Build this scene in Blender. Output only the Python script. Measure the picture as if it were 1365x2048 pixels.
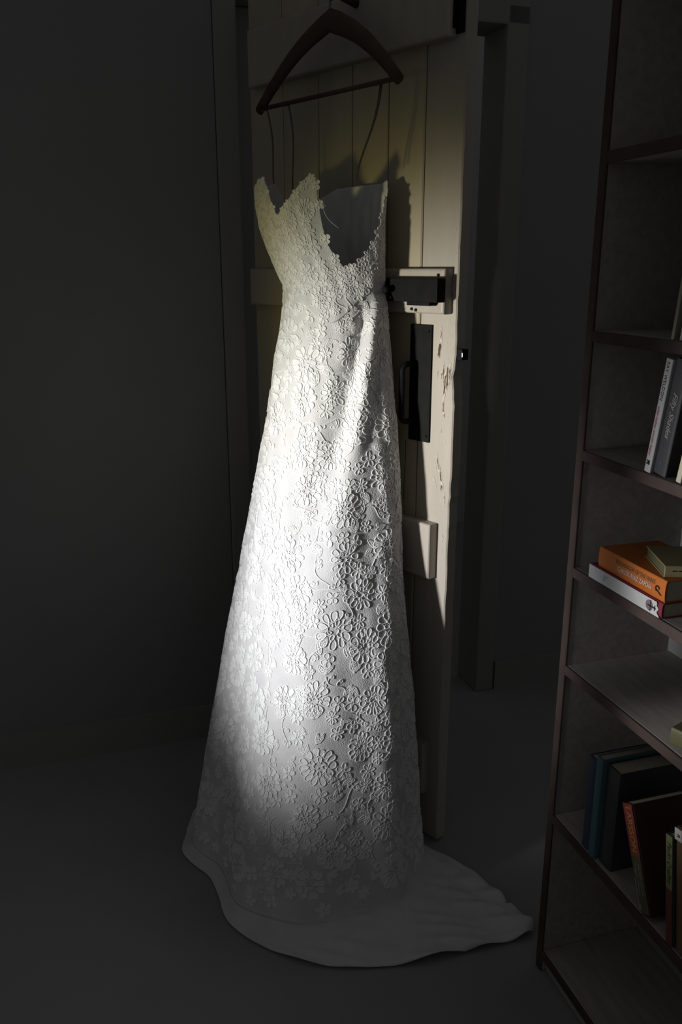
import bpy, bmesh, math, random
import numpy as np
from mathutils import Vector, Matrix

random.seed(7)
rng = np.random.RandomState(11)
scene = bpy.context.scene
for o in list(bpy.data.objects):
    bpy.data.objects.remove(o)
COL = scene.collection
R = math.radians
PI = math.pi
EYE = 1.6

# ---------------------------------------------------------------- camera
cd = bpy.data.cameras.new('camera')
cam = bpy.data.objects.new('camera', cd)
COL.objects.link(cam)
cd.sensor_fit = 'VERTICAL'
cd.sensor_height = 36.0
cd.lens = 36.0 * 1675 / 2048
cd.clip_start = 0.02
cam.location = (0, 0, EYE)
cam.rotation_euler = (R(90 - 16.2116), 0, 0)
scene.camera = cam

# ---------------------------------------------------------------- world, lamp, added fills, exposure
scene.view_settings.view_transform = 'Standard'
scene.view_settings.look = 'None'
scene.view_settings.gamma = 1.0
scene.view_settings.use_curve_mapping = False
scene.view_settings.exposure = 0.0

world = bpy.data.worlds.new('dim_room_light')
scene.world = world
world.use_nodes = True
wb = world.node_tree.nodes['Background']
wb.inputs[0].default_value = (0.98, 1.0, 1.0, 1)
wb.inputs[1].default_value = 0.065


def spot(name, loc, target, energy, angle, blend, radius, color):
    l = bpy.data.lights.new(name, 'SPOT')
    l.energy = energy
    l.spot_size = R(angle)
    l.spot_blend = blend
    l.shadow_soft_size = radius
    l.color = color
    o = bpy.data.objects.new(name, l)
    COL.objects.link(o)
    o.location = loc
    o.rotation_euler = (Vector(target) - Vector(loc)).to_track_quat('-Z', 'Y').to_euler()
    return o


key = spot('side_lamp', (-1.88, 0.74, 1.12), (0.20, 2.04, 0.975), 325, 41, 1.0, 0.10, (0.985, 0.99, 1.0))
key.scale = (0.70, 1, 1)
key.rotation_euler.rotate_axis('Z', R(6))
spot('added_warm_fill', (-1.90, 0.76, 1.20), (0.02, 2.13, 1.42), 40, 27, 1.0, 0.10, (1.0, 0.86, 0.18))  # added fill without a source in the room, tints the bodice olive
shelf_fill = spot('added_shelf_fill', (-1.35, 0.95, 1.15), (0.566, 1.314, 1.05), 100, 32, 1.0, 0.05, (1.0, 0.985, 0.97))  # added fill that brightens the spines; no such lamp stands there
shelf_fill.scale = (0.30, 1, 1)


# ---------------------------------------------------------------- helpers
def mat(name, col, rough=0.6, var=0.0, vscale=8.0, bump=0.0, bscale=60.0, spec=0.5, metal=0.0,
        stretch=None, col2=None, sheen=0.0, bumpdist=0.002, voronoi=False, contrast=None):
    m = bpy.data.materials.new(name)
    m.use_nodes = True
    nt = m.node_tree
    b = nt.nodes['Principled BSDF']
    b.inputs['Roughness'].default_value = rough
    b.inputs['Metallic'].default_value = metal
    b.inputs['Specular IOR Level'].default_value = spec
    if sheen:
        b.inputs['Sheen Weight'].default_value = sheen
    b.inputs['Base Color'].default_value = (*col, 1)
    tc = nt.nodes.new('ShaderNodeTexCoord')
    mp = nt.nodes.new('ShaderNodeMapping')
    nt.links.new(tc.outputs['Object'], mp.inputs[0])
    if stretch:
        mp.inputs['Scale'].default_value = stretch
    if var or col2:
        n = nt.nodes.new('ShaderNodeTexNoise')
        n.inputs['Scale'].default_value = vscale
        n.inputs['Detail'].default_value = 6
        nt.links.new(mp.outputs[0], n.inputs['Vector'])
        r = nt.nodes.new('ShaderNodeValToRGB')
        lo, hi = contrast or (0.3, 0.7)
        r.color_ramp.elements[0].position = lo
        r.color_ramp.elements[1].position = hi
        c2 = col2 or tuple(c * (1 + var) for c in col)
        c1 = col if col2 else tuple(c * (1 - var) for c in col)
        r.color_ramp.elements[0].color = (*c1, 1)
        r.color_ramp.elements[1].color = (*c2, 1)
        nt.links.new(n.outputs['Fac'], r.inputs[0])
        nt.links.new(r.outputs[0], b.inputs['Base Color'])
    if bump:
        if voronoi:
            n = nt.nodes.new('ShaderNodeTexVoronoi')
            n.inputs['Scale'].default_value = bscale
            out = n.outputs['Distance']
        else:
            n = nt.nodes.new('ShaderNodeTexNoise')
            n.inputs['Scale'].default_value = bscale
            n.inputs['Detail'].default_value = 5
            out = n.outputs['Fac']
        nt.links.new(mp.outputs[0], n.inputs['Vector'])
        bp = nt.nodes.new('ShaderNodeBump')
        bp.inputs['Strength'].default_value = bump
        bp.inputs['Distance'].default_value = bumpdist
        nt.links.new(out, bp.inputs['Height'])
        nt.links.new(bp.outputs[0], b.inputs['Normal'])
    return m


M = {}
M['wall'] = mat('dark_plaster', (0.25, 0.25, 0.25), 0.95, var=0.03, vscale=3, bump=0.15, bscale=40, spec=0.1)
M['passage'] = mat('passage_plaster', (0.5, 0.5, 0.5), 0.95, var=0.03, vscale=3, spec=0.1)
M['floor'] = mat('dark_floor', (0.28, 0.28, 0.28), 0.95, var=0.04, vscale=4, spec=0.1)
M['skirting'] = mat('dark_skirting', (0.27, 0.265, 0.26), 0.9, spec=0.1)
M['paint'] = mat('cream_gloss_paint', (0.40, 0.358, 0.305), 0.42, var=0.05, vscale=9, bump=0.25, bscale=34,
                 stretch=(3, 3, 0.35), spec=0.4)
M['paint_board'] = mat('cream_board_paint', (0.43, 0.38, 0.28), 0.5, var=0.07, vscale=7, bump=0.3, bscale=30,
                       stretch=(3, 3, 0.3), spec=0.35)
M['barewood'] = mat('bare_old_wood', (0.10, 0.06, 0.035), 0.8, var=0.5, vscale=60, bump=0.6, bscale=90,
                    stretch=(3, 3, 0.4), spec=0.2)
M['flake'] = mat('paint_flake', (0.70, 0.64, 0.56), 0.4)
M['iron'] = mat('black_iron', (0.011, 0.011, 0.011), 0.6, var=0.15, vscale=40, bump=0.2, bscale=120, spec=0.06)
M['steel'] = mat('worn_steel', (0.55, 0.52, 0.45), 0.3, metal=1.0)
M['hanger'] = mat('dark_hanger_wood', (0.075, 0.05, 0.035), 0.6, var=0.2, vscale=20, spec=0.3)
M['hookwire'] = mat('hook_wire', (0.2, 0.2, 0.2), 0.4, metal=1.0)
M['tulle'] = mat('lace_ground_net', (0.63, 0.625, 0.63), 0.85, var=0.05, vscale=22, bump=0.55, bscale=330,
                 voronoi=True, spec=0.15, sheen=0.1, bumpdist=0.0012)
M['motif'] = mat('lace_petal', (0.77, 0.77, 0.77), 0.7, bump=0.35, bscale=500, spec=0.25, sheen=0.1, bumpdist=0.0008)
M['cord'] = mat('lace_cord', (0.86, 0.86, 0.85), 0.55, spec=0.35)
M['ribbon'] = mat('loop_ribbon', (0.10, 0.09, 0.08), 0.6)
M['casewood'] = mat('bookcase_wood', (0.38, 0.35, 0.335), 0.8, var=0.12, vscale=12, stretch=(1, 6, 6), spec=0.15)
M['shaded_edge'] = mat('shaded_edge_wood', (0.085, 0.062, 0.056), 0.8, var=0.2, vscale=12, spec=0.1)  # shade on the case edges, put into the colour of added strips
M['caseback'] = mat('bookcase_back_board', (0.27, 0.265, 0.26), 0.9, var=0.08, vscale=6, spec=0.1)
M['pages'] = mat('book_pages', (0.45, 0.42, 0.33), 0.9, var=0.12, vscale=40, stretch=(1, 1, 1), spec=0.1)


def link(o, parent=None):
    COL.objects.link(o)
    if parent is not None:
        o.parent = parent
    return o


def meshobj(name, verts, faces, m, parent=None, smooth=False):
    me = bpy.data.meshes.new(name)
    me.from_pydata([tuple(v) for v in verts], [], [tuple(f) for f in faces])
    me.update()
    if m is not None:
        me.materials.append(m)
    if smooth:
        me.polygons.foreach_set('use_smooth', [True] * len(me.polygons))
    return link(bpy.data.objects.new(name, me), parent)


def bmobj(name, bm, m, parent=None, smooth=False):
    bmesh.ops.recalc_face_normals(bm, faces=bm.faces)
    me = bpy.data.meshes.new(name)
    bm.to_mesh(me)
    bm.free()
    if m is not None:
        me.materials.append(m)
    if smooth:
        me.polygons.foreach_set('use_smooth', [True] * len(me.polygons))
    return link(bpy.data.objects.new(name, me), parent)


def box(bm, x0, x1, y0, y1, z0, z1, bevel=0.0, seg=2):
    r = bmesh.ops.create_cube(bm, size=1.0)
    vs = r['verts']
    for v in vs:
        v.co = Vector((x0 + (v.co.x + .5) * (x1 - x0), y0 + (v.co.y + .5) * (y1 - y0), z0 + (v.co.z + .5) * (z1 - z0)))
    if bevel:
        es = list({e for v in vs for e in v.link_edges})
        bmesh.ops.bevel(bm, geom=es, offset=bevel, segments=seg, affect='EDGES', profile=0.6)
    return vs


def boxobj(name, dims, m, parent=None, bevel=0.0, seg=2):
    bm = bmesh.new()
    box(bm, *dims, bevel=bevel, seg=seg)
    return bmobj(name, bm, m, parent)


def tube(bm, pts, rad, n=8, closed=False, caps=True):
    pts = [Vector(p) for p in pts]
    N = len(pts)
    rads = rad if hasattr(rad, '__len__') else [rad] * N
    rings = []
    prev = None
    for i, p in enumerate(pts):
        if closed:
            t = (pts[(i + 1) % N] - pts[i - 1]).normalized()
        else:
            t = (pts[min(i + 1, N - 1)] - pts[max(i - 1, 0)]).normalized()
        if prev is None:
            a = Vector((0, 0, 1)) if abs(t.z) < .9 else Vector((1, 0, 0))
        else:
            a = prev
        b = (a - t * a.dot(t)).normalized()
        prev = b
        c = t.cross(b)
        rings.append([bm.verts.new(p + (b * math.cos(2 * PI * k / n) + c * math.sin(2 * PI * k / n)) * rads[i])
                      for k in range(n)])
    for i in range(N if closed else N - 1):
        r0, r1 = rings[i], rings[(i + 1) % N]
        for k in range(n):
            bm.faces.new((r0[k], r0[(k + 1) % n], r1[(k + 1) % n], r1[k]))
    if caps and not closed:
        bm.faces.new(rings[0][::-1])
        bm.faces.new(rings[-1])


def empty(name, loc=(0, 0, 0), rz=0.0):
    o = bpy.data.objects.new(name, None)
    o.empty_display_size = 0.05
    COL.objects.link(o)
    o.location = loc
    o.rotation_euler = (0, 0, rz)
    return o


def tag(o, label, cat, group=None):
    o['label'] = label
    o['category'] = cat
    if group:
        o['group'] = group
    return o


def structure(o):
    o['kind'] = 'structure'
    return o


# ---------------------------------------------------------------- the room
# wall frame: origin at the door hinge, local x along the wall, local y out of the room
HX, HY = -0.285, 2.715
WROT = R(18)


def wall_piece(name, x0, x1, y0, y1, z0, z1, m=None):
    o = boxobj(name, (x0, x1, y0, y1, z0, z1), m or M['wall'])
    o.location = (HX, HY, 0)
    o.rotation_euler = (0, 0, WROT)
    return structure(o)


DW = 0.84
wall_piece('wall_back', -2.6, -0.09, 0.0, 0.14, 0, 3.0)
wall_piece('wall_back_right', DW + 0.09, 2.6, 0.0, 0.14, 0, 3.0)
wall_piece('wall_over_door', -0.09, DW + 0.09, 0.0, 0.14, 2.42, 3.0)
wall_piece('wall_passage', -1.6, 3.4, 2.1, 2.2, 0, 3.3, M['passage'])
wall_piece('baseboard_back', -2.6, -0.09, -0.018, 0.0, 0, 0.12, M['skirting'])
wall_piece('baseboard_right', DW + 0.09, 2.6, -0.018, 0.0, 0, 0.12, M['skirting'])
bm = bmesh.new()
box(bm, -0.088, -0.02, -0.012, 0.15, 0, 2.40, 0.006)
box(bm, -0.019, 0.045, 0.06, 0.15, 0, 2.338, 0.004)
box(bm, DW + 0.01, DW + 0.088, -0.012, 0.15, 0, 2.40, 0.006)
box(bm, -0.088, DW + 0.088, -0.012, 0.15, 2.34, 2.42, 0.006)
fr = bmobj('trim_1', bm, M['skirting'])
fr.location = (HX, HY, 0)
fr.rotation_euler = (0, 0, WROT)
structure(fr)
structure(boxobj('floor', (-3.2, 3.6, -1.0, 5.5, -0.06, 0.0), M['floor']))

# ---------------------------------------------------------------- the ledged door
# door frame: origin A on the board face, local x along the door (hinge to latch), local -y out to the viewer
AX, AY = -0.273, 2.680
UX, UY = 0.66521, -0.74666
NX, NY = -0.74666, -0.66521
DROT = math.atan2(UY, UX)
door = structure(empty('door_1', (AX, AY, 0), DROT))
tag(door, 'cream painted old ledged plank door standing open behind the white lace dress', 'door')
ZT, ZB = 2.335, 0.012
seams = [0.012, 0.165, 0.318, 0.452, 0.584, 0.708, 0.829]


def board(x0, x1, last):
    nz = 130
    zs = np.linspace(ZB, ZT, nz)
    V, F = [], []
    for z in zs:
        xr = x1 - 0.0015
        xl = x0 + 0.0015
        if last:   # the free edge is bitten, splintered and uneven
            j = 0.0005 * math.sin(z * 41) + 0.0003 * math.sin(z * 97 + 1) + rng.uniform(-.0006, .0006)
            for zc, w, d in ((1.335, .022, .007), (1.372, .01, .003), (1.298, .010, .004), (1.06, .02, .0025), (0.90, .015, .0015),
                             (0.74, .02, .0015), (1.52, .05, .001)):
                j -= d * math.exp(-((z - zc) / w) ** 2) * (0.75 + 0.5 * rng.rand())
            if z < 1.035:
                j -= 0.0035
            xr = x1 + j
        c = 0.0032
        pts = [(xl, 0.034), (xl, c), (xl + c, 0.0), ((xl + xr) / 2, 0.0), (xr - c, 0.0), (xr, c), (xr, 0.034)]
        V += [(a, b, z) for a, b in pts]
    k = 7
    for i in range(nz - 1):
        for q in range(k):
            a, b = i * k + q, i * k + (q + 1) % k
            F.append((a, b, b + k, a + k))
    F.append(tuple(range(k))[::-1])
    F.append(tuple((nz - 1) * k + q for q in range(k)))
    return meshobj('board', V, F, M['paint_board'] if not last else M['paint'], door)


for i in range(6):
    board(seams[i], seams[i + 1], i == 5)

for (x0, x1, z0, z1, t) in ((0.045, 0.800, 2.092, 2.240, .030), (0.026, 0.812, 1.494, 1.600, .030),
                            (0.020, 0.789, 0.812, 0.962, .030), (0.020, 0.789, 0.16, 0.32, .030)):
    bm = bmesh.new()
    vs = box(bm, x0, x1, -t, -0.0002, z0, z1)
    es = [e for e in bm.edges if all(abs(v.co.y + t) < 1e-6 for v in e.verts)]
    bmesh.ops.bevel(bm, geom=es, offset=0.007, segments=3, affect='EDGES', profile=0.55)
    bmobj('ledge', bm, M['paint'], door)


def at_door(s, n, z):          # door coordinates -> world
    return Vector((AX + UX * s + NX * n, AY + UY * s + NY * n, z))


def disc(bm, c, r, axis='y', n=12, depth=0.003):
    ring0, ring1 = [], []
    for k in range(n):
        a = 2 * PI * k / n
        p = Vector((math.cos(a) * r, 0, math.sin(a) * r))
        ring0.append(bm.verts.new(Vector(c) + p))
        ring1.append(bm.verts.new(Vector(c) + p * .8 + Vector((0, -depth, 0))))
    bm.faces.new(ring1)
    for k in range(n):
        bm.faces.new((ring0[k], ring0[(k + 1) % n], ring1[(k + 1) % n], ring1[k]))


def screw(parent, x, y, z, r=0.0045, m=None):
    bm = bmesh.new()
    disc(bm, (x, y, z), r)
    return bmobj('screw', bm, m or M['iron'], parent)


# iron rim latch across the middle ledge
bm = bmesh.new()
box(bm, 0.640, 0.815, -0.058, -0.028, 1.522, 1.578, 0.003)
latch = bmobj('rim_latch', bm, M['iron'], door)
boxobj('latch_lip', (0.716, 0.790, -0.0575, -0.030, 1.514, 1.5225), M['iron'], latch, 0.001)
bm = bmesh.new()
tube(bm, [(0.665, -0.057, 1.550), (0.665, -0.070, 1.550), (0.665, -0.078, 1.550), (0.665, -0.086, 1.550)], [.005, .006, .009, .006], 12)
bmobj('latch_knob', bm, M['iron'], latch, True)
for x, z in ((0.708, 1.504), (0.722, 1.502), (0.793, 1.585)):
    screw(door, x, -0.0302, z, .0042)
screw(latch, 0.662, -0.0582, 1.531, .003, M['steel'])
# latch bolt and keep standing out of the free edge
boxobj('latch_bolt', (0.8295, 0.846, 0.004, 0.028, 1.386, 1.412), M['iron'], door, 0.002)
boxobj('bolt_tip', (0.846, 0.8475, 0.003, 0.0065, 1.394, 1.404), M['steel'], door, 0.0005)

# black handle plate with its D pull
plate = boxobj('handle_plate', (0.682, 0.7545, -0.006, -0.0003, 1.170, 1.466), M['iron'], door, 0.0015)
bm = bmesh.new()
pts = []
x0 = 0.700
for k in range(9):
    a = PI / 2 * k / 8
    pts.append((x0, -0.030 - 0.020 * math.sin(a), 1.352 + 0.0 + 0.020 * math.cos(a)) if False else
               (x0, -0.034 - 0.018 * math.sin(a), 1.350 + 0.018 * math.cos(a)))
low = [(x, y, 2 * 1.295 - z) for x, y, z in pts[::-1]]
tube(bm, [(x0, -0.004, 1.368)] + pts + low + [(x0, -0.004, 1.222)], 0.0075, 10)
bmobj('pull_handle', bm, M['iron'], plate, True)
for x, z in ((0.745, 1.45), (0.693, 1.45), (0.745, 1.186), (0.693, 1.186)):
    screw(plate, x, -0.0062, z, .004)

# iron bolt high on the latch side, coat peg on the top ledge
bm = bmesh.new()
box(bm, 0.778, 0.822, -0.006, -0.0003, 2.10, 2.26, 0.001)
bolt = bmobj('barrel_bolt', bm, M['iron'], door)
bm = bmesh.new()
tube(bm, [(0.800, -0.012, 2.11), (0.800, -0.012, 2.29)], 0.006, 8)
bmobj('bolt_rod', bm, M['iron'], bolt, True)
bm = bmesh.new()
tube(bm, [(0.500, -0.028, 2.215), (0.500, -0.070, 2.220), (0.500, -0.112, 2.232), (0.500, -0.122, 2.238)],
     [.011, .009, .010, .013], 12)
bmobj('coat_peg', bm, M['hanger'], door, True)


# chipped paint: bare wood with a raised rim of paint
def chip(name, cx, cz, w, h, y=-0.0006, lean=0.0, n=22, seed=0, jag=.35):
    r = random.Random(seed)
    out = []
    for k in range(n):
        a = 2 * PI * k / n
        rr = 1 - jag * r.random() - jag * .6 * (k % 3 == 0)
        px, pz = w / 2 * math.cos(a) * rr, h / 2 * math.sin(a) * rr
        out.append((cx + px + lean * pz, cz + pz))
    V = [(cx, y, cz)] + [(a, y + r.uniform(0, .0003), b) for a, b in out]
    F = [(0, 1 + (k + 1) % n, 1 + k) for k in range(n)]
    o = meshobj(name, V, F, M['barewood'], door)
    bm = bmesh.new()
    tube(bm, [(a, y - .0001, b) for a, b in out], [r.choice((.0004, .0009, .0015)) for _ in out], 4, closed=True)
    bmobj('paint_flake', bm, M['flake'], o)
    return o


chips = [(0.7815, 1.440, .006, .05, -.05), (0.777, 1.408, .013, .058, .10),
         (0.806, 1.342, .020, .070, .05), (0.798, 1.322, .012, .085, .05), (0.793, 1.352, .006, .06, 0), (0.8135, 1.350, .010, .06, 0),
         (0.787, 1.345, .005, .03, 0), (0.796, 1.268, .007, .050, -.05), (0.800, 1.245, .005, .02, 0),
         (0.785, 1.118, .007, .060, -.25), (0.795, 1.090, .010, .050, -.2), (0.799, 1.062, .007, .040, .1), (0.803, 1.058, .004, .03, 0),
         (0.810, 1.030, .004, .05, .0), (0.777, 1.110, .003, .03, -.2), (0.773, 1.347, .004, .022, 0.1), (0.7755, 1.07, .003, .03, -.3),
         (0.790, 1.205, .004, .012, 0), (0.8085, 0.925, .003, .025, 0), (0.782, 0.905, .004, .010, .3)]
for i, (cx, cz, w, h, ln) in enumerate(chips):
    chip('bare_wood_chip', cx, cz, w, h, lean=ln, seed=i + 3)
# crack beside the handle plate
bm = bmesh.new()
tube(bm, [(0.668, -.0003, 1.165), (0.669, -.0003, 1.12), (0.667, -.0003, 1.09), (0.665, -.0003, 1.03), (0.667, -.0003, 1.0)], .0011, 4)
bmobj('crack', bm, M['barewood'], door)
# run and blobs of thick paint near the free edge
V, F = [], []
rr = random.Random(5)
for k in range(150):
    z = rr.choice((rr.uniform(1.38, 1.70), rr.uniform(1.40, 1.56), rr.uniform(.7, 1.38)))
    x = 0.822 - abs(rr.gauss(0, .012)) if z > 1.38 else 0.815 - abs(rr.gauss(0, .018))
    w, h = rr.uniform(.0004, .0010), rr.uniform(.001, .008)
    b = len(V)
    V += [(x - w, 0.0, z), (x, 0.0, z - h), (x + w, 0, z), (x, 0, z + h), (x, -.0011, z)]
    F += [(b, b + 1, b + 4), (b + 1, b + 2, b + 4), (b + 2, b + 3, b + 4), (b + 3, b, b + 4)]
o = meshobj('paint_drips', V, F, M['flake'], door)
o['kind'] = 'stuff'

# ---------------------------------------------------------------- the hanger
HN = 0.115
hanger = empty('wooden_hanger', at_door(0.50, HN, 2.0), DROT)
tag(hanger, 'dark wooden coat hanger high on the cream door carrying the dress', 'hanger')
# local frame of the hanger: x along the door, z up
tipL, tipR, neck = Vector((-0.290, 0, 0.003)), Vector((0.235, 0, 0.003)), Vector((0.0, 0, 0.165))
bm = bmesh.new()
path = []
for k in range(21):
    u = k / 20
    if u < .5:
        q = u / .5
        p = tipL.lerp(neck, q)
        p.z += 0.022 * math.sin(q * PI) - 0.0
    else:
        q = (u - .5) / .5
        p = neck.lerp(tipR, q)
        p.z += 0.022 * math.sin(q * PI)
    path.append(p)
n = 10
rings = []
for k, p in enumerate(path):
    t = (path[min(k + 1, 20)] - path[max(k - 1, 0)]).normalized()
    up = Vector((-t.z, 0, t.x))
    hh = 0.013 + 0.013 * (1 - abs(k - 10) / 10)
    rings.append([bm.verts.new(p + up * math.cos(2 * PI * q / n) * hh + Vector((0, 1, 0)) * math.sin(2 * PI * q / n) * 0.010)
                  for q in range(n)])
for k in range(20):
    for q in range(n):
        bm.faces.new((rings[k][q], rings[k][(q + 1) % n], rings[k + 1][(q + 1) % n], rings[k + 1][q]))
bm.faces.new(rings[0]); bm.faces.new(rings[-1])
bmobj('shoulder', bm, M['hanger'], hanger, True)
bm = bmesh.new()
tube(bm, [tipL + Vector((.02, 0, .004)), tipR + Vector((-.02, 0, .004))], 0.0055, 10)
bmobj('trouser_bar', bm, M['hanger'], hanger, True)
bm = bmesh.new()
pts = [(0, 0, .17), (0, 0, .195)]
cxh, czh, rh = 0.0, 0.235, 0.024
for k in range(14):
    a = -PI / 2 + (PI * 1.35) * k / 13
    pts.append((rh * math.cos(a), 0.0, czh - .006 + rh * math.sin(a)))
tube(bm, pts, 0.0022, 8)
bmobj('hook', bm, M['hookwire'], hanger, True)

# ---------------------------------------------------------------- the dress
# rows: height, centre along the door, centre out from the door, half width, half depth
T = np.array([
    (0.00,0.5754,0.3159,0.3555,0.2559),
    (0.08,0.5709,0.3064,0.3464,0.2480),
    (0.20,0.5650,0.2924,0.3329,0.2364),
    (0.35,0.5597,0.2747,0.3155,0.2217),
    (0.50,0.5533,0.2553,0.2967,0.2053),
    (0.65,0.5383,0.2321,0.2722,0.1851),
    (0.80,0.5243,0.2081,0.2456,0.1641),
    (0.95,0.5144,0.1875,0.2237,0.1465),
    (1.10,0.5181,0.1722,0.2034,0.1302),
    (1.20,0.5211,0.1632,0.1892,0.1192),
    (1.30,0.5193,0.1551,0.1759,0.1091),
    (1.38,0.5207,0.1516,0.1635,0.1040),
    (1.45,0.5230,0.1472,0.1511,0.0982),
    (1.50,0.5234,0.1444,0.1431,0.0944),
    (1.53,0.5199,0.1402,0.1387,0.0932),
    (1.56,0.5154,0.1382,0.1365,0.0934),
    (1.60,0.5073,0.1451,0.1442,0.1009),
    (1.65,0.4974,0.1523,0.1548,0.1090),
    (1.70,0.4903,0.1583,0.1635,0.1158),
    (1.75,0.4867,0.1617,0.1686,0.1201),
    (1.80,0.4932,0.1638,0.1717,0.1229),
    (1.85,0.5044,0.1622,0.1697,0.1222),
    (1.90,0.5086,0.1611,0.1681,0.1211),
])
EX = 2.05
# folds: lists of (height, angle, depth, width in degrees); linear along the fold
RIDGES = [
    [(1.55, 3, .000, 5), (1.48, 13.5, .010, 6), (1.41, 20.5, .014, 6), (1.29, 29, .015, 7), (1.17, 35.5, .013, 8), (1.05, 39.5, .010, 9),
     (0.92, 42, .007, 10), (0.75, 43.5, .003, 12)],
    [(1.55, 21, .000, 7), (1.48, 25.5, -.012, 7), (1.386, 35, -.018, 8), (1.29, 43, -.018, 9), (1.17, 51, -.016, 10), (1.044, 58, -.011, 11),
     (0.948, 62, -.006, 12), (0.80, 65, .0, 13)],
    [(1.53, 116, .0, 5), (1.40, 116, .006, 6), (1.27, 112, .010, 6), (1.09, 104, .011, 7), (0.9, 101, .009, 8), (0.6, 100, .002, 9)],
    [(1.53, 130, .0, 8), (1.40, 130, -.006, 8), (1.1, 122, -.011, 9), (0.8, 120, -.006, 9), (0.6, 120, .0, 9)],
    [(0.95, 10, .0, 9), (0.55, 9, .004, 9), (0.1, 8, .014, 11)],
    [(1.00, -14, .0, 10), (0.55, -14, -.014, 10), (0.1, -14, -.02, 10)],
    [(0.95, -38, .0, 10), (0.55, -38, .012, 10), (0.1, -38, .02, 10)],
    [(0.70, 96, .0, 12), (0.40, 97, -.012, 11), (0.1, 98, -.022, 11)],
    [(0.70, 74, .0, 10), (0.40, 74, .010, 10), (0.1, 74, .018, 10)],
    [(1.15, 44, .0, 17), (0.95, 48, .016, 18), (0.75, 52, .028, 20), (0.5, 54, .036, 22), (0.1, 54, .040, 24)],
    [(0.70, 118, .0, 9), (0.40, 119, .010, 9), (0.1, 119, .016, 9)],
]


def base(th, z):
    t = np.radians(th)
    zz = np.clip(z, T[0, 0], T[-1, 0])
    cs, cn, a, b = [np.interp(zz, T[:, 0], T[:, i]) for i in (1, 2, 3, 4)]
    c, s = np.cos(t), np.sin(t)
    ct = np.sign(c) * np.abs(c) ** (2 / EX)
    st = np.sign(s) * np.abs(s) ** (2 / EX)
    d = np.zeros_like(th + z)
    for f in RIDGES:
        f = np.array(f)[::-1]
        ang = np.interp(z, f[:, 0], f[:, 1])
        dep = np.interp(z, f[:, 0], f[:, 2], left=f[0, 2], right=0)
        wid = np.interp(z, f[:, 0], f[:, 3])
        dd = (th - ang + 180) % 360 - 180
        d = d + dep * np.exp(-(dd / wid) ** 2)
    # soft unevenness of the cloth
    d = d + 0.0012 * np.sin(th * .21 + z * 17) * np.sin(z * 31 + th * .05) + .0008 * np.sin(th * .43 - z * 26)
    w = np.clip((z - 1.52) / .03, 0, 1)
    d = d - 0.0022 * np.exp(-((z - 1.557) / .012) ** 2)      # waist seam
    sx, sy = ct / (a / b), st                                  # outward, roughly
    nrm = np.sqrt(sx * sx + sy * sy) + 1e-9
    s_ = cs + a * ct + d * sx / nrm
    n_ = np.maximum(0.015, cn + b * st - np.interp(z, [.55, .95], [.18, .34]) * a * np.clip(ct, 0, 1) ** 2) + d * sy / nrm
    return np.stack([AX + UX * s_ + NX * n_, AY + UY * s_ + NY * n_, z + 0 * s_], -1)


def surf(th, z, h=0.0):
    P = base(th, z)
    e = 0.35
    dt = base(th + e, z) - base(th - e, z)
    dz = base(th, z + .003) - base(th, z - .003)
    n = np.cross(dz, dt)
    n /= np.linalg.norm(n, axis=-1, keepdims=True) + 1e-12
    return P + n * np.asarray(h)[..., None], n, np.linalg.norm(dt, axis=-1) / (2 * e)


ztop_t = [-60, -45, -36, -16, -5, 9, 21.5, 36.5, 44.5, 49, 50.5, 51.5, 53.5, 57, 60, 64, 74.5, 87, 89.5, 92, 98, 106.5, 115, 123.5, 135,
          165, 185, 195, 206, 225, 236, 255, 275, 300]
ztop_z = [1.80, 1.80, 1.806, 1.758, 1.698, 1.644, 1.62, 1.597, 1.626, 1.662, 1.70, 1.75, 1.790, 1.812, 1.806, 1.794, 1.758, 1.726, 1.722,
          1.745, 1.785, 1.812, 1.808, 1.795, 1.795, 1.80, 1.812, 1.78, 1.715, 1.725, 1.775, 1.798, 1.80, 1.80]


def ztop(th):
    t = (np.asarray(th) + 60) % 360 - 60
    return np.interp(t, ztop_t, ztop_z)


dress_o = at_door(0.55, 0.25, 0.0)
dress = empty('wedding_dress', dress_o)
tag(dress, 'strapless white lace wedding dress hanging on the open door, lit from the left', 'dress')
dress['label'] = 'strapless white floral lace wedding dress hanging in front of the open cream door'
DO = np.array(dress_o)


def grid(name, P, m, parent, closed=True, thick=0.0, smooth=True):
    r, c = P.shape[:2]
    V = (P - DO).reshape(-1, 3)
    F = []
    for i in range(r - 1):
        for j in range(c if closed else c - 1):
            a, b = i * c + j, i * c + (j + 1) % c
            F.append((a, b, b + c, a + c))
    o = meshobj(name, V, F, m, parent, smooth)
    if thick:
        md = o.modifiers.new('cloth', 'SOLIDIFY')
        md.thickness = thick
        md.offset = -1
    return o


# bodice
cols = np.concatenate([np.arange(-60, 300, 1.25), [50.5, 51.0, 51.5, 52.2, 89.5]])
cols = np.unique(np.round(cols, 2))
tt = np.linspace(0, 1, 48)
TH, V_ = np.meshgrid(cols, tt)
ZZ = ztop(TH) * (1 - V_) + (1.545 - .075 * np.exp(-((TH - 58) / 26) ** 2)) * V_
P, _, _ = surf(TH, ZZ, 0.0018 + 0 * ZZ)
bodice = grid('bodice', P, M['tulle'], dress, True, 0.0015)
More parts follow.
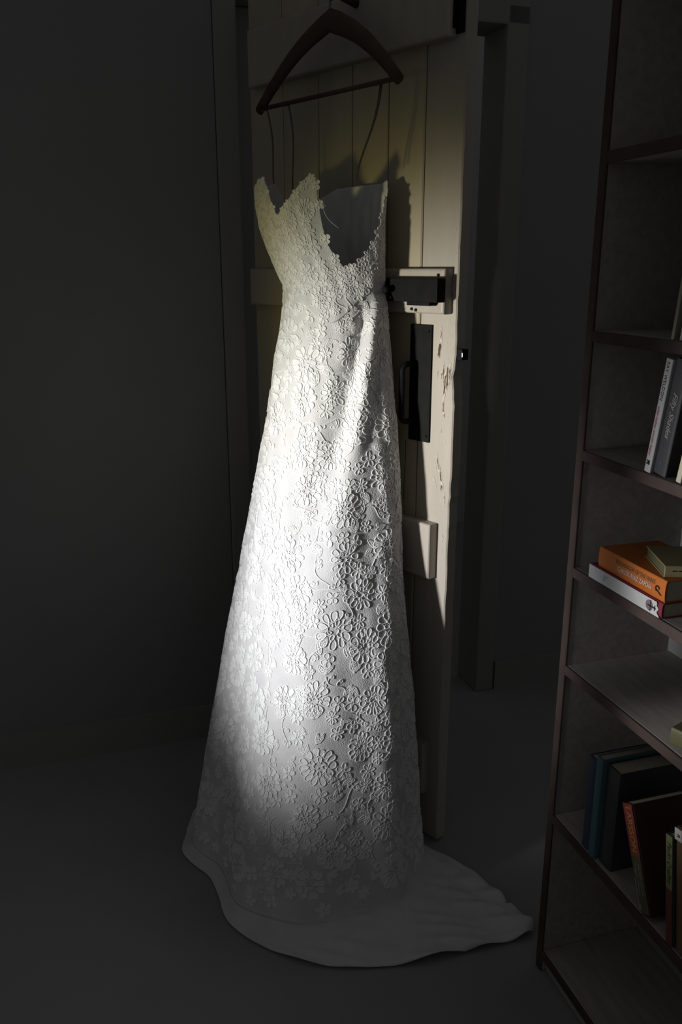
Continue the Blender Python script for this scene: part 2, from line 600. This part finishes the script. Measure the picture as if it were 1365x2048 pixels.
# skirt with its train
cols = np.arange(-60, 300, 1.5)
zz = np.concatenate([np.linspace(1.566, 1.30, 40), np.linspace(1.29, 0.03, 110)])
TH, ZZ = np.meshgrid(cols, zz)
P, _, _ = surf(TH, ZZ, 0 * ZZ)
th = cols
ring = P[-1]
cen = ring.mean(0)
outw = ring - cen
outw[:, 2] = 0
outw /= np.linalg.norm(outw, axis=1, keepdims=True)
w = np.clip(np.cos(np.radians((th - 6 + 180) % 360 - 180)), 0, 1) ** 3
td = np.array([0.968, -0.25, 0.0])
dirn = outw * (1 - w[:, None]) + td * w[:, None]
ext = 0.03 + 0.31 * w
trail = []
for v in np.linspace(.06, 1, 18):
    q = ring + dirn * (ext * v)[:, None]
    rip = 0.016 * w * np.sin(v * 9 + np.radians(th) * 9) * v + 0.012 * w * np.sin(np.radians(th) * 23 + v * 2) * v
    q[:, 2] = np.maximum(0.004, 0.03 * (1 - v) ** 2 + 0.006 + np.abs(rip))
    trail.append(q)
P = np.concatenate([P, np.array(trail)], 0)
skirt = grid('skirt', P, M['tulle'], dress, True, 0.0015)

# ribbon loops from hanger bar to bodice
for (s0, s1, n1, z1) in ((0.232, 0.395, .10, 1.79), (0.325, 0.405, .11, 1.775), (0.672, 0.640, .15, 1.805), (0.667, 0.628, .14, 1.80)):
    bm = bmesh.new()
    a, b = at_door(s0, HN - .008, 2.013), at_door(s1 if s0 > .5 else s0 + .03, n1, z1)
    pts = [at_door(s0, HN + .009, 2.000)] + [a.lerp(b, u) + Vector((0.006 * math.sin(u * 5), 0, 0)) for u in np.linspace(.04, 1, 10)]
    tube(bm, [p - dress_o for p in pts], 0.0022, 6)
    bmobj('hanging_loop', bm, M['ribbon'], dress, True)

# --------------------------------------------------------------- lace motifs
BMAX = {}


def ell(cx, cz, rx, rz, rot, n, egg=0.25, wob=0.0, r=None):
    """closed petal outline: long axis along rot, blunt outer end"""
    a = np.linspace(0, 2 * PI, n, endpoint=False)
    x = rx * np.cos(a)
    y = rz * np.sin(a) * (1 + egg * np.cos(a))
    if wob:
        y = y * (1 + wob * np.sin(3 * a + 1))
    c, s = math.cos(rot), math.sin(rot)
    return np.stack([cx + x * c - y * s, cz + x * s + y * c], 1)


def motif_big(r, size):
    closed, open_, fills = [], [], []
    n = r.randint(10, 14)
    rot0 = r.uniform(0, 6)
    gap_ = r.randint(0, n - 1)
    for k in range(n):
        a = rot0 + 2 * PI * k / n + r.uniform(-.10, .10)
        L = size * r.uniform(.20, .29)
        d = size * r.uniform(.64, .74)
        p = ell(math.cos(a) * d, math.sin(a) * d, L, size * r.uniform(.13, .18), a + r.uniform(-.3, .3), 13, .42, r.uniform(0, .12))
        if k in (gap_, (gap_ + 1) % n):          # two petals stay open loops
            open_.append(p[:10])
        else:
            closed.append(p)
        fills.append(p)
    m = r.randint(5, 7)
    for k in range(m):
        a = rot0 + .4 + 2 * PI * k / m + r.uniform(-.15, .15)
        p = ell(math.cos(a) * size * .34, math.sin(a) * size * .34, size * r.uniform(.12, .18), size * .10, a + r.uniform(-.3, .3), 10, .35)
        closed.append(p)
        if k % 2:
            fills.append(p)
    # a scrolled inner contour
    u = np.linspace(0, 1, 16)
    a = rot0 + u * 6.5
    rad = size * (.06 + .44 * u)
    open_.append(np.stack([rad * np.cos(a), rad * np.sin(a) * .8], 1))
    return closed, open_, fills


def motif_small(r, size):
    closed, open_, fills = [], [], []
    n = r.choice((4, 5, 5, 6, 7))
    rot0 = r.uniform(0, 6)
    for k in range(n):
        a = rot0 + 2 * PI * k / n + r.uniform(-.12, .12)
        p = ell(math.cos(a) * size * .58, math.sin(a) * size * .58, size * r.uniform(.36, .46), size * (1.45 / n) * r.uniform(.85, 1.05), a, 11, .3,
                r.uniform(0, .12))
        closed.append(p)
        fills.append(p)
    closed.append(ell(0, 0, size * .17, size * .17, 0, 7, 0))
    return closed, open_, fills


def motif_leaf(r, size):
    closed, open_, fills = [], [], []
    rot0 = r.uniform(0, 6)
    for k in range(r.choice((2, 3, 3))):
        a = rot0 + (k - 1) * r.uniform(.7, 1.0)
        L = size * r.uniform(.42, .60)
        aa = np.linspace(0, 2 * PI, 18, endpoint=False)
        x = L * np.cos(aa)
        y = L * r.uniform(.34, .46) * np.sin(aa) * np.abs(np.sin(aa / 1.0)) ** .35
        y = y * (1 + .16 * np.sin(7 * aa))
        bend = r.uniform(-.35, .35)
        y = y + bend * (x + L) ** 2 / (2 * L)
        c, s = math.cos(a), math.sin(a)
        p = np.stack([(L + x) * c - y * s, (L + x) * s + y * c], 1)
        closed.append(p)
        fills.append(p)
        u = np.linspace(-.35, 1.7, 8)
        yy = bend * (L * u) ** 2 / (2 * L)
        open_.append(np.stack([L * u * c - yy * s, L * u * s + yy * c], 1))
        for q in (.5, .95, 1.35):
            for d in (-1, 1):
                x0_, y0_ = L * q, bend * (L * q) ** 2 / (2 * L)
                v = np.linspace(0, 1, 3)
                xx, y2 = x0_ + v * L * .22, y0_ + d * v * L * .22
                open_.append(np.stack([xx * c - y2 * s, xx * s + y2 * c], 1))
    return closed, open_, fills


def motif_vine(r, size):
    closed, open_, fills = [], [], []
    a0 = r.uniform(0, 6)
    u = np.linspace(0, 1, 24)
    c, s = math.cos(a0), math.sin(a0)
    x = (u - .5) * 2 * size
    y = size * .28 * np.sin(u * r.uniform(4, 7) + r.uniform(0, 3))
    open_.append(np.stack([x * c - y * s, x * s + y * c], 1))
    for k in range(r.choice((3, 4, 5))):
        i = r.randint(2, 21)
        d = r.choice((-1, 1))
        tt_ = np.linspace(0, 1, 10)
        ang = a0 + d * (.4 + tt_ * r.uniform(1.8, 4.2))
        st = np.array([x[i] * c - y[i] * s, x[i] * s + y[i] * c])
        rad = size * .15
        pts = st + np.cumsum(np.stack([np.cos(ang), np.sin(ang)], 1) * rad * .35, 0)
        open_.append(pts)
        cen_ = pts[-1]
        p = ell(cen_[0], cen_[1], size * r.uniform(.11, .17), size * .09, ang[-1], 9, .3)
        closed.append(p)
        fills.append(p)
    return closed, open_, fills


def place(name, parent, th0, z0, shape, cord, lift):
    up = 0.0018 if parent is bodice else 0.0
    closed, open_, fills = shape
    _, _, R0 = surf(np.array([th0]), np.array([z0]))
    R0 = R0[0]

    def mp(p, h):
        th_ = th0 + p[:, 0] / R0
        return surf(th_, z0 + p[:, 1], h + up)
    V, F, MI = [], [], []
    nv = 0
    for p in fills:
        n = len(p)
        q = np.concatenate([p.mean(0, keepdims=True), .6 * p + .4 * p.mean(0), p], 0)
        h = np.concatenate([[lift * .5], np.full(n, lift * .75), np.full(n, lift * .25)])
        X, _, _ = mp(q, h)
        V.append(X)
        for k in range(n):
            k2 = (k + 1) % n
            F.append((nv, nv + 1 + k, nv + 1 + k2))
            F.append((nv + 1 + k, nv + 1 + n + k, nv + 1 + n + k2, nv + 1 + k2))
            MI += [0, 0]
        nv += 1 + 2 * n
    for pl, cl in [(p, True) for p in closed] + [(p, False) for p in open_]:
        n = len(pl)
        X, N_, _ = mp(pl, np.full(n, cord * .75))
        if cl:
            t = np.roll(X, -1, 0) - np.roll(X, 1, 0)
        else:
            t = np.gradient(X, axis=0)
        t /= np.linalg.norm(t, axis=1, keepdims=True) + 1e-12
        b = np.cross(t, N_)
        K = 4
        ringv = [X + cord * (math.cos(2 * PI * k / K + .785) * b + math.sin(2 * PI * k / K + .785) * N_) for k in range(K)]
        V.append(np.stack(ringv, 1).reshape(-1, 3))
        for i in range(n if cl else n - 1):
            i2 = (i + 1) % n
            for k in range(K):
                k2 = (k + 1) % K
                F.append((nv + i * K + k, nv + i * K + k2, nv + i2 * K + k2, nv + i2 * K + k))
                MI.append(1)
        nv += n * K
    V = np.concatenate(V, 0) - DO
    me = bpy.data.meshes.new(name)
    me.from_pydata(V.tolist(), [], F)
    me.materials.append(M['motif'])
    me.materials.append(M['cord'])
    me.polygons.foreach_set('material_index', MI)
    me.polygons.foreach_set('use_smooth', [True] * len(F))
    me.update()
    return link(bpy.data.objects.new(name, me), parent)


rl = random.Random(21)
taken_p, taken_r = np.zeros((2000, 3)), np.zeros(2000)
n_taken = 0


def arc(th0, z0):
    return base(np.array([th0]), np.array([z0]))[0]


def try_place(kind, name, size, zmin, zmax, tmin, tmax, count, gap, parent, cord, lift, bod=False, tries=9):
    global n_taken
    made = 0
    for _ in range(count * tries):
        if made >= count:
            break
        z0 = rl.uniform(zmin, zmax)
        th0 = rl.uniform(tmin, tmax)
        if bod and z0 - size * .6 < 1.545 - .075 * math.exp(-((th0 - 58) / 26) ** 2):
            continue
        if not bod and z0 + size * .5 > 1.548 - .075 * math.exp(-((th0 - 58) / 26) ** 2):
            continue
        if bod and z0 + size * .9 > float(ztop(th0)) + .006:
            continue
        if bod and z0 + size * .55 > float(min(ztop(th0 - 9), ztop(th0 + 9))) + .004:
            continue
        P0 = arc(th0, z0)
        sz = size * rl.uniform(.85, 1.15)
        if n_taken and np.any(((taken_p[:n_taken] - P0) ** 2).sum(1) < ((taken_r[:n_taken] + sz) * gap) ** 2):
            continue
        taken_p[n_taken], taken_r[n_taken] = P0, sz
        n_taken += 1
        place(name, parent, th0, z0, kind(rl, sz), cord, lift)
        made += 1


try_place(motif_big, 'lace_blossom', .044, .10, 1.50, -62, 152, 105, .90, skirt, .0013, .0009)
try_place(motif_small, 'lace_floret', .0185, .06, 1.535, -62, 154, 190, .80, skirt, .0011, .0008, tries=12)
try_place(motif_leaf, 'lace_leaf', .024, .06, 1.53, -62, 154, 170, .64, skirt, .0010, .0007, tries=12)
try_place(motif_vine, 'lace_vine', .040, .08, 1.52, -62, 154, 150, .44, skirt, .0011, .0007, tries=12)
try_place(motif_big, 'lace_blossom', .028, 1.49, 1.77, -55, 165, 20, .86, bodice, .0011, .0009, True, 60)
try_place(motif_small, 'lace_floret', .014, 1.47, 1.80, -55, 175, 90, .74, bodice, .0010, .0008, True, 40)
try_place(motif_leaf, 'lace_leaf', .018, 1.47, 1.80, -55, 175, 40, .66, bodice, .0009, .0007, True, 30)
try_place(motif_vine, 'lace_vine', .024, 1.48, 1.79, -55, 170, 24, .5, bodice, .0009, .0006, True, 30)

for th0 in (57.5, 63, 69, 75, 81, 86.5, 93, 99, 106.5, 114, 121, 128, 135):
    place('lace_edge', bodice, th0, float(ztop(th0)) - 0.011, motif_small(rl, .0115), .0010, .0008)
# a scalloped lace edge along the scoop of the neckline, and loose threads over it
for th0 in (49.5, 51.5, 54.0, 45, 38, 30, 21, 13, 5, -3, -10, -17, -26):
    z0 = float(ztop(th0)) - 0.006
    place('lace_edge', bodice, th0, z0, motif_small(rl, .0125), .0013, .0013)
for k, (s0, z0, dx) in enumerate(((54, 1.79, .02), (51.8, 1.742, .05), (50.8, 1.70, .012))):
    p0 = arc(s0, z0)
    bm = bmesh.new()
    pts = [Vector(p0 - DO) + Vector((dx * u + .004 * math.sin(u * 9 + k), -0.012 * math.sin(u * 3), -0.055 * u + .006 * math.sin(u * 7)))
           for u in np.linspace(0, 1, 14)]
    tube(bm, pts, 0.0006, 4)
    bmobj('loose_thread', bm, M['cord'], bodice, True)

# ---------------------------------------------------------------- the bookcase
BX, BY = 0.54, 1.40
BROT = math.atan2(-.956, .292)
case = empty('bookcase', (BX, BY, 0), BROT)
tag(case, 'dark wooden bookcase of open shelves at the right edge of the picture', 'bookcase')
SH = [0.06, 0.430, 0.797, 1.016, 1.259, 1.488, 1.80]
X0, X1, DEP = -0.215, 0.70, 0.25
for z in SH:
    sh = boxobj('shelf', (X0, X1, 0.0, DEP, z - 0.020, z), M['casewood'], case, 0.0015, 1)
    boxobj('shaded_edge', (X0, X1, -0.006, -0.0002, z - 0.021, z), M['shaded_edge'], sh, 0.0015, 1)  # added strip, dark so the shelf edge looks unlit
for xa in (X0 - 0.02, X1):
    sp = boxobj('side_panel', (xa, xa + 0.02, 0.0, DEP, 0.0, 2.12), M['casewood'], case, 0.0015, 1)
    boxobj('shaded_edge', (xa - .001, xa + 0.021, -0.006, -0.0002, 0.0, 2.12), M['shaded_edge'], sp, 0.0015, 1)  # same added dark strip, keeps the upright's edge in shade
boxobj('top_panel', (X0 - .02, X1 + .02, -0.01, DEP + .005, 2.12, 2.14), M['casewood'], case, 0.0015, 1)
boxobj('back_panel', (X0, X1, DEP, DEP + .008, 0.0, 2.12), M['caseback'], case)
boxobj('plinth', (X0, X1, 0.01, 0.03, 0.0, 0.04), M['casewood'], case)

CB = Matrix.Translation((BX, BY, 0)) @ Matrix.Rotation(BROT, 4, 'Z')


def cover_mat(name, c, rough=0.5, var=0.06):
    return mat(name, c, rough, var=var, vscale=30, spec=0.3)


def book(name, label, x, y, z, th, hgt, dep, cover, lean=0.0, flat=False, turn=0.0, group=None, pages=True, pagemat=None):
    """upright: local x = thickness, local y = depth (spine at 0), local z = height.  flat: lies on its side."""
    e = empty(name)
    Mx = CB @ Matrix.Translation((x, y, z)) @ Matrix.Rotation(turn, 4, 'Z')
    if flat:      # local z -> +x, local x -> -z
        Mx = Mx @ Matrix.Rotation(R(90), 4, 'Y') @ Matrix.Translation((-th, 0, 0))
    else:
        Mx = Mx @ Matrix.Rotation(lean, 4, 'Y')
    e.matrix_world = Mx
    t = 0.0016
    bm = bmesh.new()
    # rounded spine + two boards as one wrap
    prof = []
    for k in range(9):
        a = PI * k / 8
        prof.append((th / 2 - math.cos(a) * th / 2, -math.sin(a) * min(.003, th * .15)))
    outer = [(0, dep)] + prof + [(th, dep)]
    inner = [(th - t, dep)] + [(th - t, .002), (t, .002)] + [(t, dep)]
    loop = outer + inner
    lo = [bm.verts.new((a, b, 0)) for a, b in loop]
    hi = [bm.verts.new((a, b, hgt)) for a, b in loop]
    n = len(loop)
    for k in range(n):
        bm.faces.new((lo[k], lo[(k + 1) % n], hi[(k + 1) % n], hi[k]))
    bm.faces.new(lo[::-1])
    bm.faces.new(hi)
    bmobj('cover', bm, cover, e)
    if pages:
        boxobj('page_block', (t, th - t, .002, dep - .003, .002, hgt - .002), pagemat or M['pages'], e)
    tag(e, label, 'book', group)
    return e


_fonts = None


def text(parent, body, size, loc, m, mode='down', name='title', shear=0.0, stretch=1.0, spacing=1.0, off=.0003):
    cu = bpy.data.curves.new(name, 'FONT')
    cu.body = body
    cu.size = size
    cu.align_x = 'CENTER'
    cu.align_y = 'CENTER'
    cu.shear = shear
    cu.space_character = spacing
    cu.extrude = 0.0001
    cu.resolution_u = 3
    tmp = bpy.data.objects.new('tmp', cu)
    COL.objects.link(tmp)
    bpy.context.view_layer.update()
    me = bpy.data.meshes.new_from_object(tmp.evaluated_get(bpy.context.evaluated_depsgraph_get()))
    bpy.data.objects.remove(tmp)
    bpy.data.curves.remove(cu)
    me.materials.clear()
    me.materials.append(m)
    o = bpy.data.objects.new(name, me)
    link(o, parent)
    # letters lie on the spine (local y = 0, facing -y) and read from the head of the book to its foot
    if mode == 'down':
        rot = Matrix(((0, 1, 0), (0, 0, -1), (-1, 0, 0))).to_4x4()     # x -> -z, y -> +x, z -> -y
    else:                                                              # flat book: x -> +z, y -> -x
        rot = Matrix(((0, -1, 0), (0, 0, -1), (1, 0, 0))).to_4x4()
    o.matrix_local = Matrix.Translation((loc[0], -off - loc[1], loc[2])) @ rot @ Matrix.Diagonal((stretch, 1, 1, 1))
    return o


def plaque(name, parent, polys, m, y, th=.0003):
    """flat mark on a spine: list of polygons in (x, z)"""
    bm = bmesh.new()
    for p in polys:
        a = [bm.verts.new((q[0], y, q[1])) for q in p]
        b = [bm.verts.new((q[0], y - th, q[1])) for q in p]
        bm.faces.new(a[::-1])
        bm.faces.new(b)
        for k in range(len(p)):
            bm.faces.new((a[k], a[(k + 1) % len(p)], b[(k + 1) % len(p)], b[k]))
    return bmobj(name, bm, m, parent)


def rect(x0, x1, z0, z1):
    return [(x0, z0), (x1, z0), (x1, z1), (x0, z1)]


def oval(cx, cz, rx, rz, n=20, a0=0, a1=2 * PI):
    return [(cx + rx * math.cos(a0 + (a1 - a0) * k / n), cz + rz * math.sin(a0 + (a1 - a0) * k / n)) for k in range(n)]


C = {}
for nm, c in dict(white=(.62, .62, .64), black=(.06, .061, .068), cream=(.60, .55, .42), olive=(.36, .36, .26), orange=(.56, .16, .03),
                  tan=(.30, .26, .14), crimson=(.24, .035, .065), red=(.32, .065, .06), teal=(.10, .18, .20), green=(.20, .24, .10),
                  navy=(.05, .07, .12), brown=(.20, .12, .06), grey=(.40, .38, .36), maroon=(.18, .05, .04), ink=(.012, .012, .014),
                  pinkred=(.50, .04, .12), gold=(.55, .36, .05), pale=(.75, .75, .72), mauve=(.22, .16, .18), moss=(.16, .19, .10),
                  dimwhite=(.35, .36, .38), darkolive=(.13, .12, .06), nightred=(.075, .028, .026), night=(.055, .052, .045)).items():
    C[nm] = cover_mat('book_' + nm, c)

G1 = 'books leaning on the middle shelf'
b = book('paperback', 'slim white leaning paperback with black and red lettering down its spine', -0.0295, 0.0, 1.2620, .0165, .199, .130, C['white'], lean=R(8.4), group=G1)
text(b, 'FAY WELDON', .0098, (.0086, .0024, .161), C['ink'], spacing=1.08)
text(b, 'what makes women happy', .0082, (.0082, .0024, .0745), C['pinkred'], shear=.3)
plaque('publisher_mark', b, [rect(.0075, .0125, .0135, .0215), rect(.0045, .0068, .0135, .0170), rect(.0045, .0068, .0180, .0215)], C['ink'], -.0024)
b = book('paperback', 'black paperback with pale slanted letters, leaning beside the slim white spine', -0.0100, 0.004, 1.2645, .033, .199, .130, C['black'], lean=R(8.6), group=G1)
text(b, 'Fifty Shades', .0165, (.0185, .0030, .105), C['grey'], shear=.35)
plaque('publisher_mark', b, [oval(.017, .020, .0055, .0055)], C['navy'], -.003)
b = book('paperback', 'green covered book with cream spine beside the black paperback', 0.0520, 0.002, 1.2615, .012, .19, .125, C['cream'], lean=R(9.5), group=G1)
boxobj('front_cover', (.0121, .0128, .004, .124, .003, .187), C['moss'], b)

b = book('paperback', 'thin olive book on the shelf above the white spine', 0.0035, 0.0, 1.4892, .007, .19, .125, C['olive'], lean=R(6), group='slim books on the upper shelf')
b = book('paperback', 'slim brown grey book at the frame edge on the upper shelf', 0.0250, 0.0, 1.4898, .012, .20, .125, C['grey'], lean=R(6), group='slim books on the upper shelf')
# the lying stack
b = book('hardback', 'white jacketed hardback lying under the orange book, crimson boards showing', -0.162, 0.0, 1.0165, .0275, .222, .150, C['crimson'], flat=True)
jk = []
rj = random.Random(3)
for k in range(9):
    jk.append((.0005 + .0265 * k / 8, .214 + rj.uniform(-.003, .003) + (.006 if k == 8 else 0) - .004 * (k < 3)))
plaque('dust_jacket', b, [[(.0005, .002)] + jk + [(.027, .002)]], C['white'], -.0042, .0004)
plaque('round_emblem', b, [oval(.0135, .190, .0098, .0098, 24)], C['mauve'], -.0047, .0002)
plaque('black_glyph', b, [rect(.003, .0235, .1925, .1945), rect(.0125, .0150, .186, .208), rect(.0090, .0185, .204, .2062)], C['ink'], -.0050, .0002)
plaque('spine_print', b, [rect(.008, .012, .052, .056), rect(.014, .018, .050, .055), rect(.008, .010, .058, .063)], C['dimwhite'], -.0047, .0002)
b = book('paperback', 'thick orange paperback lying on the white hardback with white lettering', -0.140, 0.004, 1.0445, .040, .198, .130, C['orange'], flat=True)
text(b, 'CARLOS RUIZ ZAFÓN', .0125, (.0235, .0036, .112), C['pale'], mode='flat', stretch=.80)
text(b, 'THE SHADOW OF THE WIND', .0118, (.0115, .0036, .112), C['brown'], mode='flat', stretch=.74)
ringo = oval(.020, .178, .0062, .0062, 16)
plaque('publisher_mark', b, [ringo[k:k + 2] + [(.020 + (p[0] - .020) * .55, .178 + (p[1] - .178) * .55) for p in ringo[k:k + 2][::-1]] for k in range(4, 15)]
       + [[(.0205, .176), (.0235, .1755), (.0300, .188), (.0285, .190)]], C['ink'], -.0036)
b = book('paperback', 'tan book lying across the top of the orange paperback', 0.040, 0.010, 1.0852, .021, .17, .11, C['tan'], flat=True, turn=R(70), pagemat=C['darkolive'])
plaque('spine_print', b, [rect(.0075, .0095, .012 + .0105 * k, .019 + .0105 * k) for k in range(14)], C['ink'], -.0032, .0003)
# the low row
G3 = 'books on the lower shelf'
b = book('paperback', 'steeply leaning paperback, spine red with gold capitals above, dark below', 0.098, 0.0, 0.4310, .030, .205, .130, C['nightred'], lean=R(-25), group=G3)
plaque('upper_spine', b, [rect(.0006, .0294, .110, .2045)], C['red'], -.0031, .0003)
plaque('lower_spine', b, [rect(.0008, .0292, .004, .110)], C['darkolive'], -.0032, .0003)
text(b, 'LARSSON', .0215, (.0150, .0035, .157), C['gold'], stretch=.92)
text(b, 'The Girl with the', .0085, (.0205, .0039, .066), C['grey'])
text(b, 'Dragon Tattoo', .0100, (.0105, .0039, .066), C['grey'])
plaque('price_strip', b, [rect(.0010, .0030, .014, .066), rect(.001, .0065, .008, .020)], C['dimwhite'], -.0038, .0003)
b = book('paperback', 'slim green spined paperback with handwritten style black lettering', 0.170, 0.0, 0.4310, .0175, .210, .130, C['night'], lean=R(-9), group=G3)
plaque('green_spine', b, [rect(.0004, .0171, .108, .2095)], C['green'], -.0028, .0003)
text(b, 'Paulo Coelho', .0150, (.0088, .0030, .158), C['ink'], shear=.2, stretch=.95)
plaque('red_foot', b, [rect(.0004, .0170, .002, .108)], C['maroon'], -.0028, .0003)
b = book('paperback', 'dark book with a small white label at the head of its spine', 0.1905, 0.004, 0.4310, .020, .235, .140, C['brown'], lean=R(-9), group=G3)
plaque('spine_label', b, [rect(-.001, .017, .212, .234)], C['pale'], -.0036, .0003)
text(b, 'R', .012, (.008, .0040, .221), C['ink'])
b = book('paperback', 'tall teal spined book on the lower shelf, far end of the row', -0.082, 0.0, 0.4305, .020, .232, .150, C['teal'], group=G3)
b = book('paperback', 'dark navy book left of the teal spine on the lower shelf', -0.112, 0.004, 0.4305, .026, .215, .150, C['navy'], group=G3)
b = book('paperback', 'wide dark spined book right of the teal spine', -0.058, 0.010, 0.4305, .040, .225, .150, C['black'], group=G3)
b = book('paperback', 'olive paperback lying flat with one corner over the shelf edge', 0.105, 0.010, 0.7975, .032, .19, .13, C['darkolive'], flat=True, turn=R(20))
